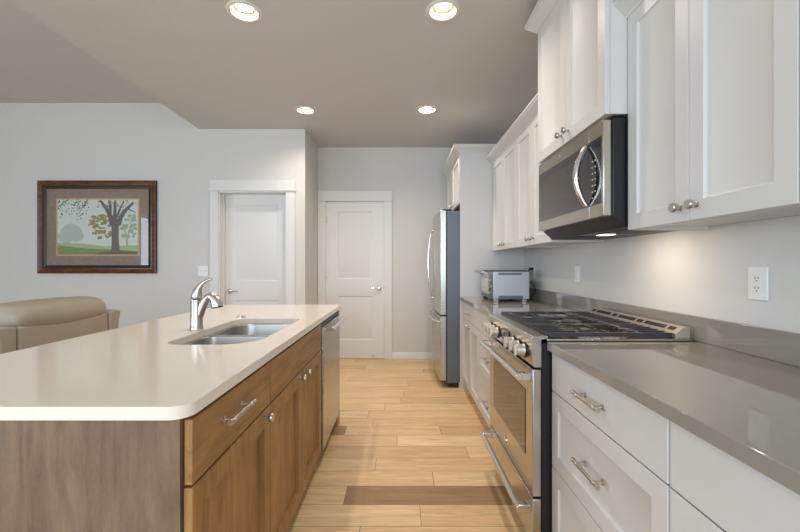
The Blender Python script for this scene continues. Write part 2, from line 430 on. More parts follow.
bm = nb(); lathe(bm, [(0, 0), (.012, 0), (.012, .004), (.006, .006), (.006, .045), (.010, .046), (.010, .058), (0, .058)], (-.345, YF-.004, .045), (0, -1, 0), 12); part('door_stop', bm, M['nickel'], d2, 'small nickel door stop')

# ------------------------------------------------------------------ cabinet hardware
def pull(parent, face, pos, u, v, length=.165, vert=False):
    f = MAP[face](pos); bm = nb(); h = length/2
    for s in (-1, 1):
        q = u+s*(h-.028)
        lathe(bm, [(0, 0), (.0095, 0), (.0095, .004), (.006, .006), (.0052, .012), (.0052, .024), (0, .024)], f(q, v, 0), Vector(f(0, 0, 1))-Vector(f(0, 0, 0)), 14)
        lathe(bm, [(0, -.005), (.0085, -.005), (.0085, .005), (0, .005)], f(q, v, .030), Vector(f(1, 0, 0))-Vector(f(0, 0, 0)), 14)
    tube(bm, [f(u-h, v, .030), f(u+h, v, .030)], .0062, 14)
    for s in (-1, 1): lathe(bm, [(0, -.004), (.0078, -.004), (.0078, .004), (0, .004)], f(u+s*(h-.0030), v, .030), Vector(f(1, 0, 0))-Vector(f(0, 0, 0)), 14)
    return part('pull_handle', bm, M['nickel'], parent, 'satin nickel bar pull')

def knob(parent, face, pos, u, v):
    f = MAP[face](pos); d = Vector(f(0, 0, 1))-Vector(f(0, 0, 0)); bm = nb()
    lathe(bm, [(0, 0), (.010, 0), (.010, .003), (.0065, .005), (.0055, .014), (.0065, .017), (.0145, .019), (.0155, .022), (.0155, .029), (.0135, .032), (0, .032)], f(u, v, 0), d, 20)
    return part('knob', bm, M['nickel'], parent, 'satin nickel knob')

def carcass(bm, x0, x1, y0, y1, z0, z1, t=.018, top=True, front=None):
    """open-fronted case: sides, bottom, back, top"""
    box(bm, x0, x1, y0, y0+t, z0, z1); box(bm, x0, x1, y1-t, y1, z0, z1)
    box(bm, x0, x1, y0+t, y1-t, z0, z0+t)
    if top: box(bm, x0, x1, y0+t, y1-t, z1-t, z1)
    if front == '-X': box(bm, x1-t, x1, y0+t, y1-t, z0+t, z1-t if top else z1)
    else: box(bm, x0, x0+t, y0+t, y1-t, z0+t, z1-t if top else z1)
    return bm

# ------------------------------------------------------------------ island
IX0, IX1, IY0, IY1 = -1.39, -.465, .851, 3.085
SX0, SX1, SY0, SY1 = -.935, -.572, 1.520, 2.270
bm = nb(); sink_cut = rrect(SX0, SX1, SY0, SY1, [.07, .15, .035, .09], 8)
plate(bm, rrect(IX0, IX1, IY0, IY1, .045, 8), [sink_cut], ZC-.03, ZC)
top = single('island_worktop', bm, M['quartz'], 'long cream quartz island worktop with a sink cut into it', 'worktop', (-.93, 1.97, ZC-.03), bevel=.004, seg=3, angle=50)

IF, IC = -.472, -.492      # front face, carcass front
ICB = -1.09
sp1 = 1.424; sp2 = 2.340
c1 = thing('drawer_cabinet', 'brown stained wood island cabinet with one drawer, at the island end nearest the camera', 'cabinet', (-.79, 1.15, 0))
bm = nb(); carcass(bm, ICB, IC, .895, sp1, .10, .876); part('cabinet_body', bm, M['woodz'], c1)
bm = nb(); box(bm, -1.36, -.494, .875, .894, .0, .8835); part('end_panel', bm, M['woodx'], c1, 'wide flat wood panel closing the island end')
bm = nb(); box(bm, ICB+.02, -.555, .896, sp1, 0, .099); part('toe_kick', bm, M['toe'], c1)
bm = nb(); slab_front(bm, '+X', IC+.001, .886, sp1-.003, .722, .872, .0195); dr = part('drawer_front', bm, M['woody'], c1, bevel=.0025); pull(dr, '+X', IF, 1.10, .812, .17)
bm = nb(); shaker(bm, '+X', IC+.001, .886, sp1-.003, .105, .716, .0195, .062, .0155, .0012); dr = part('door', bm, M['woodz'], c1); knob(dr, '+X', IF, 1.355, .695)

c2 = thing('sink_cabinet', 'brown stained wood sink cabinet with two doors below a false drawer front', 'cabinet', (-.79, 1.88, 0))
bm = nb(); carcass(bm, ICB, IC, sp1+.001, sp2, .10, .876, top=False); part('cabinet_body', bm, M['woodz'], c2)
bm = nb(); box(bm, ICB+.02, -.555, sp1+.001, sp2, 0, .099); part('toe_kick', bm, M['toe'], c2)
bm = nb(); slab_front(bm, '+X', IC+.001, sp1+.003, sp2-.003, .722, .872, .0195); part('false_front', bm, M['woody'], c2, bevel=.0025)
mid = (sp1+sp2)/2
for a, b, k in ((sp1+.003, mid-.0015, mid-.05), (mid+.0015, sp2-.003, mid+.05)):
    bm = nb(); shaker(bm, '+X', IC+.001, a, b, .105, .716, .0195, .062, .0155, .0012); dr = part('door', bm, M['woodz'], c2); knob(dr, '+X', IF, k, .695)

# dishwasher
dw = thing('dishwasher', 'stainless steel dishwasher built into the far end of the island', 'dishwasher', (-.77, 2.65, 0))
bm = nb(); box(bm, -1.08, -.50, sp2+.006, 2.955, .105, .862); part('tub_body', bm, M['black'], dw)
bm = nb(); box(bm, -.498, -.460, sp2+.010, 2.950, .105, .846); part('door_panel', bm, M['steel'], dw, 'brushed steel door', bevel=.004)
bm = nb(); box(bm, -.498, -.478, sp2+.010, 2.950, .848, .870); part('control_strip', bm, M['black'], dw, 'black control strip')
bm = nb(); box(bm, -1.05, -.535, sp2+.010, 2.950, 0, .10); part('toe_kick', bm, M['black'], dw)
bm = nb()
for y in (2.40, 2.885):
    box(bm, -.4595, -.412, y-.013, y+.013, .820, .848)
tube(bm, [(-.410, 2.36, .834), (-.410, 2.925, .834)], .0125, 16)
part('handle', bm, M['chrome'], dw, 'thick polished bar handle', bevel=.002)

ep = thing('island_end_panel', 'narrow brown wood panel closing the far end of the island beside the dishwasher', 'panel', (-.78, 3.0, 0))
bm = nb(); box(bm, -1.36, -.474, 2.962, 3.055, 0, .8835); part('panel_board', bm, M['woodz'], ep)
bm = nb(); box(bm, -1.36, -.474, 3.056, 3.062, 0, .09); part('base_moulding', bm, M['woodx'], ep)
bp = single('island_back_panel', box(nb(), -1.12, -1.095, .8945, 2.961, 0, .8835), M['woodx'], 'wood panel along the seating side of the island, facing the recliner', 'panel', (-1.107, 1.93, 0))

# sink
sk = thing('double_sink', 'stainless steel undermount double bowl sink set in the island worktop', 'sink', (-.74, 1.83, .68))
def bowl(x0, x1, y0, y1, r, depth, ztop):
    bm = nb(); rings = []
    for ins, z in ((0, ztop), (.001, ztop-.006), (.008, ztop-depth+.05), (.014, ztop-depth+.022), (.028, ztop-depth+.007), (.055, ztop-depth)):
        rr = [max(.012, q-ins*.6) for q in r]
        rings.append([bm.verts.new((x, y, z)) for x, y in rrect(x0+ins, x1-ins, y0+ins, y1-ins, rr, 8)])
    for a, b in zip(rings, rings[1:]):
        n = len(a)
        for k in range(n): bm.faces.new((a[k], a[(k+1) % n], b[(k+1) % n], b[k]))
    bm.faces.new(rings[-1])
    return bm
B1 = (SX0+.004, SX1-.003, SY0+.003, 1.880, [.068, .15, .05, .05]); B2 = (SX0+.004, SX1-.003, 1.906, SY1-.003, [.05, .05, .035, .088])
for B, dep, lab in ((B1, .16, 'smaller near bowl'), (B2, .20, 'larger far bowl')):
    ob = part('bowl', bowl(*B, dep, ZC-.0315), M['sink'], sk, lab, angle=60)
    sm = ob.modifiers.new('sheet', 'SOLIDIFY'); sm.thickness = .0015; sm.offset = 1
    cx, cy = (B[0]+B[1])/2, (B[2]+B[3])/2; zb = ZC-.0315-dep
    part('drain', lathe(nb(), [(0, .002), (.018, .002), (.026, .004), (.042, .005), (.044, .001), (0, .001)], (cx, cy, zb), (0, 0, 1)), M['chrome'], ob)
bm = nb(); plate(bm, rrect(SX0-.02, SX1+.02, SY0-.02, SY1+.02, [.09, .165, .05, .11], 8), [rrect(*B1[:4], B1[4], 8), rrect(*B2[:4], B2[4], 8)], ZC-.0335, ZC-.0305)
part('rim', bm, M['sink'], sk, 'flat steel rim with divider')

# faucet
FX, FY = -.993, 1.905
fc = thing('kitchen_faucet', 'brushed nickel single lever kitchen faucet beside the island sink', 'faucet', (FX, FY, ZC))
bm = nb(); lathe(bm, [(0, 0), (.031, 0), (.031, .006), (.0285, .010), (.0275, .06), (.0275, .128), (.0255, .130), (.0255, .134), (.0285, .136), (.0285, .142), (0, .142)], (FX, FY, ZC), (0, 0, 1), 28)
part('body', bm, M['nickel'], fc)
bm = nb(); pts = [(-.004, 0, .02), (.010, 0, .060), (.025, -.002, .100), (.041, -.003, .134), (.058, -.004, .155), (.074, -.005, .162), (.086, -.005, .156)]
tube(bm, [(FX+x, FY+y, ZC+z) for x, y, z in pts], [.021, .021, .0200, .0185, .0180, .0185, .0195], 20)
part('spout', bm, M['nickel'], fc, subsurf=1)
bm = nb(); pts = [(.070, -.005, .160), (.084, -.0055, .153), (.094, -.006, .140), (.100, -.006, .124), (.103, -.006, .109)]
tube(bm, [(FX+x, FY+y, ZC+z) for x, y, z in pts], [.0180, .0215, .0250, .0275, .0280], 24)
sh = part('spray_head', bm, M['nickel'], fc)
d = Vector((.19, 0, -.98)).normalized(); o0 = Vector((FX+.1032, FY-.006, ZC+.1085))
bm = nb(); lathe(bm, [(0, 0), (.0255, 0), (.0245, .006), (0, .006)], o0, d, 24); part('spray_face', bm, M['rubber'], sh, 'dark spray face')
bm = nb()
tube(bm, [(FX, FY, ZC+.140), (FX+.000, FY, ZC+.160), (FX+.004, FY, ZC+.185), (FX+.012, FY, ZC+.203), (FX+.026, FY, ZC+.220), (FX+.045, FY, ZC+.233), (FX+.064, FY, ZC+.241), (FX+.078, FY, ZC+.245)], [.0275, .0262, .021, .0155, .010, .0078, .007, .0055], 18)
part('lever', bm, M['nickel'], fc, subsurf=1)
bm = nb(); lathe(bm, [(0, 0), (.025, 0), (.025, .004), (.022, .007), (.015, .008), (.015, .013), (.013, .015), (0, .015)], (-.944, 2.313, ZC), (0, 0, 1), 24)
single('air_switch_button', bm, M['nickel'], 'small round metal button on the worktop behind the far sink corner', 'button', (0, 0, 0))

# ------------------------------------------------------------------ right hand base cabinets
def drawer_unit(root, y0, y1, rows, pulls=True, styles=None):
    bm = nb(); carcass(bm, CARC_R, 1.208, y0, y1, .105, .8785, front='-X'); part('cabinet_body', bm, M['cab'], root)
    bm = nb(); box(bm, .69, 1.19, y0, y1, 0, .104); part('toe_kick', bm, M['cab'], root)
    for i, (z0, z1) in enumerate(rows):
        bm = nb()
        if i == 0: slab_front(bm, '-X', CARC_R-.001, y0+.0025, y1-.0025, z0, z1, .019)
        else: shaker(bm, '-X', CARC_R-.001, y0+.0025, y1-.0025, z0, z1, .019, .058)
        dr = part('drawer_front', bm, M['cab'], root, bevel=.002 if i == 0 else 0)
        pull(dr, '-X', FACE_R, (y0+y1)/2, (z0+z1)/2 - (0 if i else .002), .168)

b1 = thing('drawer_cabinet', 'white base cabinet with three drawers, on the near side of the range', 'cabinet', (.93, 1.23, 0))
drawer_unit(b1, .889, 1.574, [(.722, .872), (.420, .717), (.110, .415)])
b2 = thing('base_cabinet', 'white base cabinet with a wide plain top drawer, nearest the camera at right', 'cabinet', (.93, .44, 0))
bm = nb(); carcass(bm, CARC_R, 1.208, 0, .887, .105, .8785, front='-X'); part('cabinet_body', bm, M['cab'], b2)
bm = nb(); box(bm, .69, 1.19, 0, .887, 0, .104); part('toe_kick', bm, M['cab'], b2)
bm = nb(); slab_front(bm, '-X', CARC_R-.001, .0025, .8845, .722, .872, .019); dr = part('drawer_front', bm, M['cab'], b2, bevel=.002); pull(dr, '-X', FACE_R, .44, .80, .18)
for a, b, k in ((.0025, .442, .40), (.445, .8845, .485)):
    bm = nb(); shaker(bm, '-X', CARC_R-.001, a, b, .110, .717, .019, .058); dr = part('door', bm, M['cab'], b2); knob(dr, '-X', FACE_R, k, .68)
b3 = thing('drawer_cabinet', 'white base cabinet with three drawers, on the far side of the range', 'cabinet', (.93, 2.69, 0))
drawer_unit(b3, 2.342, 3.04, [(.722, .872), (.420, .717), (.110, .415)])
b4 = thing('base_cabinet', 'white base cabinet under the toaster oven, with one drawer above two doors', 'cabinet', (.93, 3.44, 0))
bm = nb(); carcass(bm, CARC_R, 1.208, 3.041, 3.846, .105, .8785, front='-X'); part('cabinet_body', bm, M['cab'], b4)
bm = nb(); box(bm, .69, 1.19, 3.041, 3.846, 0, .104); part('toe_kick', bm, M['cab'], b4)
bm = nb(); slab_front(bm, '-X', CARC_R-.001, 3.0435, 3.8435, .722, .872, .019); dr = part('drawer_front', bm, M['cab'], b4, bevel=.002); pull(dr, '-X', FACE_R, 3.42, .80, .16)
for a, b, k in ((3.0435, 3.441, 3.40), (3.444, 3.8435, 3.485)):
    bm = nb(); shaker(bm, '-X', CARC_R-.001, a, b, .110, .717, .019, .058); dr = part('door', bm, M['cab'], b4); knob(dr, '-X', FACE_R, k, .675)

CR = .594
bm = nb(); box(bm, CR, 1.2285, -.02, 1.5775, ZC-.034, ZC)
single('worktop', bm, M['greyq'], 'polished taupe grey quartz worktop in the right foreground', 'worktop', (.91, .78, ZC-.034), bevel=.0025, seg=3)
bm = nb(); box(bm, CR, 1.2285, 2.339, 3.848, ZC-.034, ZC)
single('worktop', bm, M['greyq'], 'short grey quartz worktop between range and fridge panel, under the toaster oven', 'worktop', (.91, 3.09, ZC-.034), bevel=.0025, seg=3)
bm = nb(); box(bm, 1.210, 1.2285, -.02, 3.848, ZC+.0005, 1.014)
single('backsplash_strip', bm, M['greyq'], 'long low grey quartz upstand along the right wall behind the range', 'backsplash', (1.22, 1.9, ZC), bevel=.0015)

# ------------------------------------------------------------------ range
RY0, RY1 = 1.582, 2.336; RYC = (RY0+RY1)/2
rg = thing('gas_range', 'stainless steel gas range with black grates and oven below, between the white base cabinets', 'range', (.85, RYC, 0))
bm = nb(); box(bm, .575, 1.185, RY0+.003, RY1-.003, .04, .905); part('side_body', bm, M['black'], rg, 'black body sides')
for y in (RY0+.05, RY1-.05):
    for x in (.62, 1.14): bm = nb(); tube(bm, [(x, y, 0), (x, y, .04)], .016, 10); part('foot', bm, M['black'], rg)
bm = nb(); prism(bm, [(.545, .808), (.537, .818), (.530, .925), (.540, .936), (.60, .936), (.60, .925), (.574, .92), (.574, .808)], 'y', RY0, RY1); cp = part('control_panel', bm, M['steelh'], rg, bevel=.0015)
bm = nb(); box(bm, .5955, 1.185, RY0-.003, RY1+.003, .9155, .9245); part('cooktop', bm, M['steelh'], rg, bevel=.002)
# knobs in two groups of three, display between
def face_x(z): return .537-(z-.818)/.107*.007
kz = .864
for y in (1.655, 1.735, 1.815, 2.105, 2.185, 2.265):
    o0 = (face_x(kz)-.0005, y, kz); bm = nb()
    lathe(bm, [(0, 0), (.032, 0), (.032, .006), (.029, .008), (0, .008)], o0, (-1, 0, .065), 28)
    kb = part('knob', bm, M['black'], rg, 'black knob base')
    bm = nb(); lathe(bm, [(0, .0085), (.0265, .0085), (.0265, .012), (.0245, .014), (.0245, .040), (.0230, .042), (0, .042)], o0, (-1, 0, .065), 28)
    box(bm, o0[0]-.050, o0[0]-.040, y-.008, y+.008, kz-.021, kz+.026)
    part('knob_grip', bm, M['satin'], kb, 'polished steel grip', bevel=.001)
bm = nb(); prism(bm, [(face_x(.838)-.001, .838), (face_x(.838)-.005, .839), (face_x(.902)-.005, .901), (face_x(.902)-.001, .902)], 'y', 1.895, 2.025); part('display', bm, M['disp'], rg, 'dark display glass')
# oven door
bm = nb(); box(bm, .538, .573, RY0, RY1, .283, .800); od = part('oven_door', bm, M['steelh'], rg, bevel=.003)
bm = nb(); box(bm, .5355, .5379, 1.672, 2.232, .415, .692); part('window', bm, M['oglass'], od, 'dark oven window', bevel=.001)
bm = nb()
for y in (1.615, 2.302): box(bm, .488, .5378, y-.016, y+.016, .750, .780)
tube(bm, [(.489, 1.596, .765), (.489, 2.320, .765)], .0145, 18)
part('handle', bm, M['chrome'], od, 'thick polished bar handle', bevel=.002)
bm = nb(); lathe(bm, [(0, 0), (.022, 0), (.022, .0025), (.019, .0035), (0, .0035)], (.5378, RYC+.03, .335), (-1, 0, 0), 24); bx = bm
part('emblem', bm, M['chrome'], od, 'round metal maker emblem')
# drawer
bm = nb(); box(bm, .538, .573, RY0, RY1, .085, .274); od = part('warming_drawer', bm, M['steelh'], rg, bevel=.003)
bm = nb()
for y in (1.615, 2.302): box(bm, .488, .5378, y-.016, y+.016, .210, .240)
tube(bm, [(.489, 1.596, .225), (.489, 2.320, .225)], .0145, 18)
part('handle', bm, M['chrome'], od, 'thick polished bar handle', bevel=.002)
bm = nb(); box(bm, .60, .62, RY0+.01, RY1-.01, .03, .084); part('kick_plate', bm, M['black'], rg)
# rear vent trim
bm = nb(); prism(bm, [(1.118, .925), (1.118, .946), (1.152, .972), (1.176, .972), (1.176, .925)], 'y', RY0, RY1); rv = part('rear_vent', bm, M['satin'], rg, bevel=.001)
def vslot(y0, y1):
    bm = nb(); n = Vector((-.026, 0, .034)).normalized()*.0006
    A = Vector((1.1300, 0, .95518)); B = Vector((1.1455, 0, .96703))
    L = [(A.x+n.x, y0, A.z+n.z), (A.x+n.x, y1, A.z+n.z), (B.x+n.x, y1, B.z+n.z), (B.x+n.x, y0, B.z+n.z)]
    L2 = [(x-4*n.x, y, z-4*n.z) for x, y, z in L]
    P = [bm.verts.new(p) for p in L]; Q = [bm.verts.new(p) for p in L2]
    bm.faces.new(P); bm.faces.new(Q[::-1])
    for k in range(4): bm.faces.new((P[k], Q[k], Q[(k+1) % 4], P[(k+1) % 4]))
    part('vent_slot', bm, M['slot'], rv, 'black vent slot')
y = RY0+.028
for ln in (.042, .142, .042, .142, .042, .142, .042):
    vslot(y, y+ln); y += ln+.017
# burners
BUR = [(.735, 1.70, .040), (.985, 1.70, .032), (.735, 2.215, .034), (.985, 2.215, .040), (.86, RYC, .048)]
for (x, y, r) in BUR:
    bm = nb(); lathe(bm, [(0, 0), (r+.012, 0), (r+.010, .006), (r, .008), (r, .014), (0, .014)], (x, y, .9246), (0, 0, 1), 24)
    bb = part('burner', bm, M['brass'], rg, 'bronze burner ring')
    bm = nb(); lathe(bm, [(0, .0141), (r-.002, .0141), (r, .016), (r-.002, .021), (r-.012, .023), (0, .023)], (x, y, .9246), (0, 0, 1), 24); part('burner_cap', bm, M['iron'], bb)
# grates
gw = (RY1-RY0-.012)/3
for i in range(3):
    a = RY0+.006+i*gw+.0015; b = RY0+.006+(i+1)*gw-.0015; bm = nb(); z0, z1 = .936, .948; x0, x1 = .604, 1.112
    box(bm, x0, x1, a, a+.010, z0-.004, z1); box(bm, x0, x1, b-.010, b, z0-.004, z1)
    box(bm, x0, x0+.012, a+.010, b-.010, z0-.004, z1-.004); box(bm, x1-.012, x1, a+.010, b-.010, z0-.004, z1-.002)
    for x in (x0+.006, x1-.006):
        for y in (a+.006, b-.006): box(bm, x-.006, x+.006, y-.005, y+.005, .9247, z0-.004)
    cy = (a+b)/2; ny = 5
    for k in range(1, ny):           # short teeth at the front and back edges, long fingers towards the burners
        y = a+(b-a)*k/ny
        box(bm, x0, x0+.16, y-.004, y+.004, z0, z1+.001); box(bm, x1-.16, x1, y-.004, y+.004, z0, z1+.001)
    for x in (.735, .86, .985):
        box(bm, x-.005, x+.005, a+.010, cy-.035, z0, z1); box(bm, x-.005, x+.005, cy+.035, b-.010, z0, z1)
    part('grate', bm, M['iron'], rg, bevel=.0015, seg=1)

# ------------------------------------------------------------------ wall cabinets
CROWN = [(0, 0), (.008, 0), (.010, .010), (.022, .018), (.040, .040), (.056, .052), (.058, .062), (.064, .064), (.064, .078), (0, .078)]
def crown(parent, path, z, scale=1.0):
    bm = nb(); sweep(bm, path, [(o*scale, z+h*scale) for o, h in CROWN]); part('crown_moulding', bm, M['cab'], parent, angle=20)

def wall_unit(root, y0, y1, z0, z1, xf, doors, knob_z, rail=.058, th=.019):
    xc = xf+th+.001
    bm = nb(); t = .016
    box(bm, xc, XW-.002, y0, y0+t, z0, z1); box(bm, xc, XW-.002, y1-t, y1, z0, z1)
    box(bm, xc, XW-.002, y0+t, y1-t, z0+.014, z0+.03); box(bm, xc, XW-.002, y0+t, y1-t, z1-t, z1); box(bm, XW-.012, XW-.002, y0+t, y1-t, z0+.03, z1-t)
    box(bm, xc, xc+.018, y0+t, y1-t, z0, z0+.014)
    part('cabinet_body', bm, M['cab'], root)
    for (a, b, k) in doors:
        bm = nb(); shaker(bm, '-X', xc-.001, a, b, z0+.001, z1-.004, th, rail); d = part('door', bm, M['cab'], root)
        if k is not None: knob(d, '-X', xf, k, knob_z)

UZ0, UZ1 = 1.3635, 2.222
u1 = thing('wall_cabinet', 'white two door wall cabinet right of the microwave, above the foreground worktop', 'cabinet', (1.07, 1.22, UZ0))
wall_unit(u1, .890, 1.5645, UZ0, UZ1, UF, [(.892, 1.2285, 1.195), (1.2315, 1.558, 1.265)], 1.41)
crown(u1, [(UF+.004, 1.5645), (UF+.004, .889)], 2.212)
u2 = thing('wall_cabinet', 'white wall cabinet cut by the right edge of the photo', 'cabinet', (1.07, .44, UZ0))
wall_unit(u2, .02, .888, UZ0, UZ1, UF, [(.022, .4525, .41), (.4555, .886, .50)], 1.41)
crown(u2, [(UF+.004, .888), (UF+.004, .02)], 2.212)
u3 = thing('wall_cabinet', 'tall white two door cabinet above the microwave', 'cabinet', (1.02, 1.95, 1.83))
MX = .825
wall_unit(u3, 1.565, 2.338, 1.832, 2.622, MX, [(1.569, 1.9485, 1.91), (1.9515, 2.334, 1.99)], 1.885)
crown(u3, [(XW-.002, 2.338), (MX+.004, 2.338), (MX+.004, 1.565), (XW-.002, 1.565)], 2.612)
u4 = thing('wall_cabinet', 'white two door wall cabinet on the far side of the microwave, next to it', 'cabinet', (1.07, 2.7, UZ0))
wall_unit(u4, 2.3385, 3.055, UZ0, UZ1, UF, [(2.347, 2.6985, 2.66), (2.7015, 3.053, 2.74)], 1.41)
crown(u4, [(UF+.004, 3.056), (UF+.004, 2.3385)], 2.212)
u5 = thing('wall_cabinet', 'white two door wall cabinet over the toaster oven, against the tall fridge panel', 'cabinet', (1.07, 3.45, UZ0))
wall_unit(u5, 3.057, 3.847, UZ0, UZ1, UF, [(3.059, 3.4505, 3.41), (3.4535, 3.845, 3.495)], 1.41)
crown(u5, [(UF+.004, 3.847), (UF+.004, 3.056)], 2.212)

# tall cabinet round the refrigerator
fcab = thing('fridge_cabinet', 'tall white panel and overhead cabinet surrounding the refrigerator', 'cabinet', (.91, 4.36, 0))
bm = nb(); box(bm, .594, XW-.002, 3.850, 3.869, 0, 2.335); part('side_panel', bm, M['cab'], fcab)
bm = nb(); box(bm, .594, XW-.002, 4.853, 4.872, 0, 2.335); part('side_panel', bm, M['cab'], fcab)
bm = nb(); box(bm, .584, .5935, 3.850, 3.869, 0, .06); part('base_moulding', bm, M['cab'], fcab)
bm = nb(); box(bm, .606, XW-.002, 3.870, 4.852, 1.842, 2.335); part('cabinet_body', bm, M['cab'], fcab)
bm = nb(); box(bm, .612, XW-.004, 3.871, 4.851, 1.836, 1.8415); part('underside_board', bm, M['under'], fcab, 'bare plywood underside')
for a, b, k in ((3.872, 4.3595, 4.32), (4.3625, 4.850, 4.40)):
    bm = nb(); shaker(bm, '-X', .605, a, b, 1.838, 2.325, .019, .058); d = part('door', bm, M['cab'], fcab); knob(d, '-X', .586, k, 1.88)
crown(fcab, [(XW-.002, 4.872), (.590, 4.872), (.590, 3.850), (XW-.002, 3.850)], 2.325)

# ------------------------------------------------------------------ microwave
mw = thing('microwave_oven', 'stainless steel over the range microwave with bowed handle, hung under the tall white cabinet', 'microwave', (1.0, 1.95, 1.38))
MY0, MY1, MZ0, MZ1 = 1.582, 2.322, 1.425, 1.816
bm = nb(); prism(bm, [(.860, 1.425), (.860, MZ1), (XW-.004, MZ1), (XW-.004, 1.380), (.915, 1.380)], 'y', 1.5695, 2.3365); part('body', bm, M['black'], mw, 'black painted case')
bm = nb(); box(bm, MX, .8595, 1.7025, MY1, MZ0, MZ1); md = part('door', bm, M['steelh'], mw, bevel=.003)
bm = nb(); box(bm, MX, .8595, MY0, 1.7005, MZ0, MZ1); mc = part('control_panel', bm, M['steelh'], mw, bevel=.003)
bm = nb(); box(bm, MX-.0012, MX-.0001, 1.7035, 2.308, 1.478, 1.755); mwn = part('window', bm, M['bglass'], md, 'black glass window')
bm = nb(); box(bm, MX-.0016, MX-.0012, 1.80, 2.255, 1.505, 1.715); part('window_mesh', bm, mat('perforated_screen', (70, 66, 60), .12, spec=.7), md, 'lighter screened area')
bm = nb(); box(bm, MX-.0012, MX-.0001, 1.598, 1.6995, 1.478, 1.755); mk = part('keypad', bm, M['bglass'], mw, 'black glass keypad')
for i in range(7):
    for j in range(2): bm = nb(); box(bm, MX-.0016, MX-.0012, 1.642+j*.024, 1.650+j*.024, 1.508+i*.026, 1.513+i*.026); part('button', bm, M['plastic'], mk, 'small pale keypad mark')
bm = nb(); box(bm, MX-.0020, MX-.0012, 1.612, 1.688, 1.715, 1.742); part('display', bm, M['disp'], mk)
# bowed handle
bm = nb(); N = 14; hp = []; rr = []
for i in range(N+1):
    t = i/N; z = 1.484+(1.742-1.484)*t; bow = math.sin(PI*t)
    hp.append((MX-.008-.045*bow**.85, 1.712, z)); rr.append(.0095+.004*bow)
tube(bm, hp, rr, 14); part('handle', bm, M['chrome'], md, 'polished bowed handle')
bm = nb(); lathe(bm, [(0, 0), (.013, 0), (.013, .001), (0, .0013)], (MX, 2.02, 1.786), (-1, 0, 0), 20); part('emblem', bm, M['chrome'], md, 'faint round maker emblem')
bm = nb(); prism(bm, [(.862, 1.4245), (.915, 1.3795), (XW-.006, 1.3795), (XW-.006, 1.376), (.912, 1.376), (.858, 1.4245)], 'y', 1.5710, 2.3350); ub = part('bottom_plate', bm, M['black'], mw, 'dark underside')
for a, b in ((1.63, 1.86), (2.04, 2.27)):
    bm = nb(); box(bm, .93, 1.12, a, b, 1.3735, 1.3758); part('grease_filter', bm, M['slot'], ub, 'dark mesh filter')
bm = nb(); box(bm, 1.0, 1.06, 1.915, 1.985, 1.3740, 1.3758); part('cooktop_lamp', bm, mat('task_lamp_glow', (255, 240, 220), .4, emit=(1, .85, .62), estr=5), ub, 'small lit lamp lens')
ld = bpy.data.lights.new('cooktop_lamp_light', 'AREA'); ld.size = .12; ld.energy = 1.7; ld.color = (1, .82, .60); ld.spread = PI
lo = bpy.data.objects.new('cooktop_lamp_light', ld); S.collection.objects.link(lo); lo.parent = mw
lo.location = (.99-1.0, 1.76-1.95, 1.366-1.38); lo.rotation_euler = (0, math.radians(-12), 0)

# ------------------------------------------------------------------ refrigerator
fr = thing('refrigerator', 'stainless steel bottom freezer refrigerator standing at the far end of the right hand cabinets', 'refrigerator', (.80, 4.33, 0))
FY0, FY1 = 3.885, 4.795
bm = nb(); box(bm, .468, 1.17, FY0, FY1, .05, 1.765); part('case', bm, M['fside'], fr, 'dark grey painted side', bevel=.004)
bm = nb(); box(bm, .485, 1.16, FY0+.02, FY1-.02, .012, .05); part('base_grille', bm, M['black'], fr, 'black base grille')
def fdoor(z0, z1):
    bm = nb(); L = []
    for k in range(13):
        t = k/12; y = FY0+.001+(FY1-FY0-.002)*t; L.append((.402-.018*math.sin(PI*t), y))
    poly = [(.460, FY0+.001)]+L+[(.460, FY1-.001)]
    A = [bm.verts.new((x, y, z0)) for x, y in poly]; B = [bm.verts.new((x, y, z1)) for x, y in poly]; n = len(poly)
    bm.faces.new(A); bm.faces.new(B)
    for i in range(n): bm.faces.new((A[i], A[(i+1) % n], B[(i+1) % n], B[i]))
    return bm
ud = part('door', fdoor(.728, 1.772), M['steel'], fr, 'tall upper door', bevel=.004)
fd = part('freezer_drawer', fdoor(.075, .716), M['steel'], fr, 'freezer drawer', bevel=.004)
bm = nb(); box(bm, .4605, .4675, FY0+.004, FY1-.004, .08, 1.76); part('door_gasket', bm, M['rubber'], fr, 'dark gasket line')
bm = nb(); box(bm, .43, .52, FY0+.01, FY0+.08, 1.7725, 1.785); part('hinge_cover', bm, M['black'], fr)
N = 16; hp = []; rr = []
for i in range(N+1):
    t = i/N; bow = math.sin(PI*t); hp.append((.374-.040*bow**.7, 4.62, .84+.80*t)); rr.append(.010+.003*bow)
bm = nb(); tube(bm, hp, rr, 14)
for z in (.845, 1.635): tube(bm, [(.402, 4.62, z), (.362, 4.62, z)], .016, 12)
part('handle', bm, M['chrome'], ud, 'long bowed vertical handle')
hp = []; rr = []
for i in range(N+1):
    t = i/N; bow = math.sin(PI*t); hp.append((.388-.052*bow**.5, 3.94+.80*t, .655)); rr.append(.010+.003*bow)
bm = nb(); tube(bm, hp, rr, 14)
for y in (3.945, 4.735): tube(bm, [(.405, y, .655), (.376, y, .655)], .014, 12)
part('handle', bm, M['chrome'], fd, 'bowed horizontal handle')

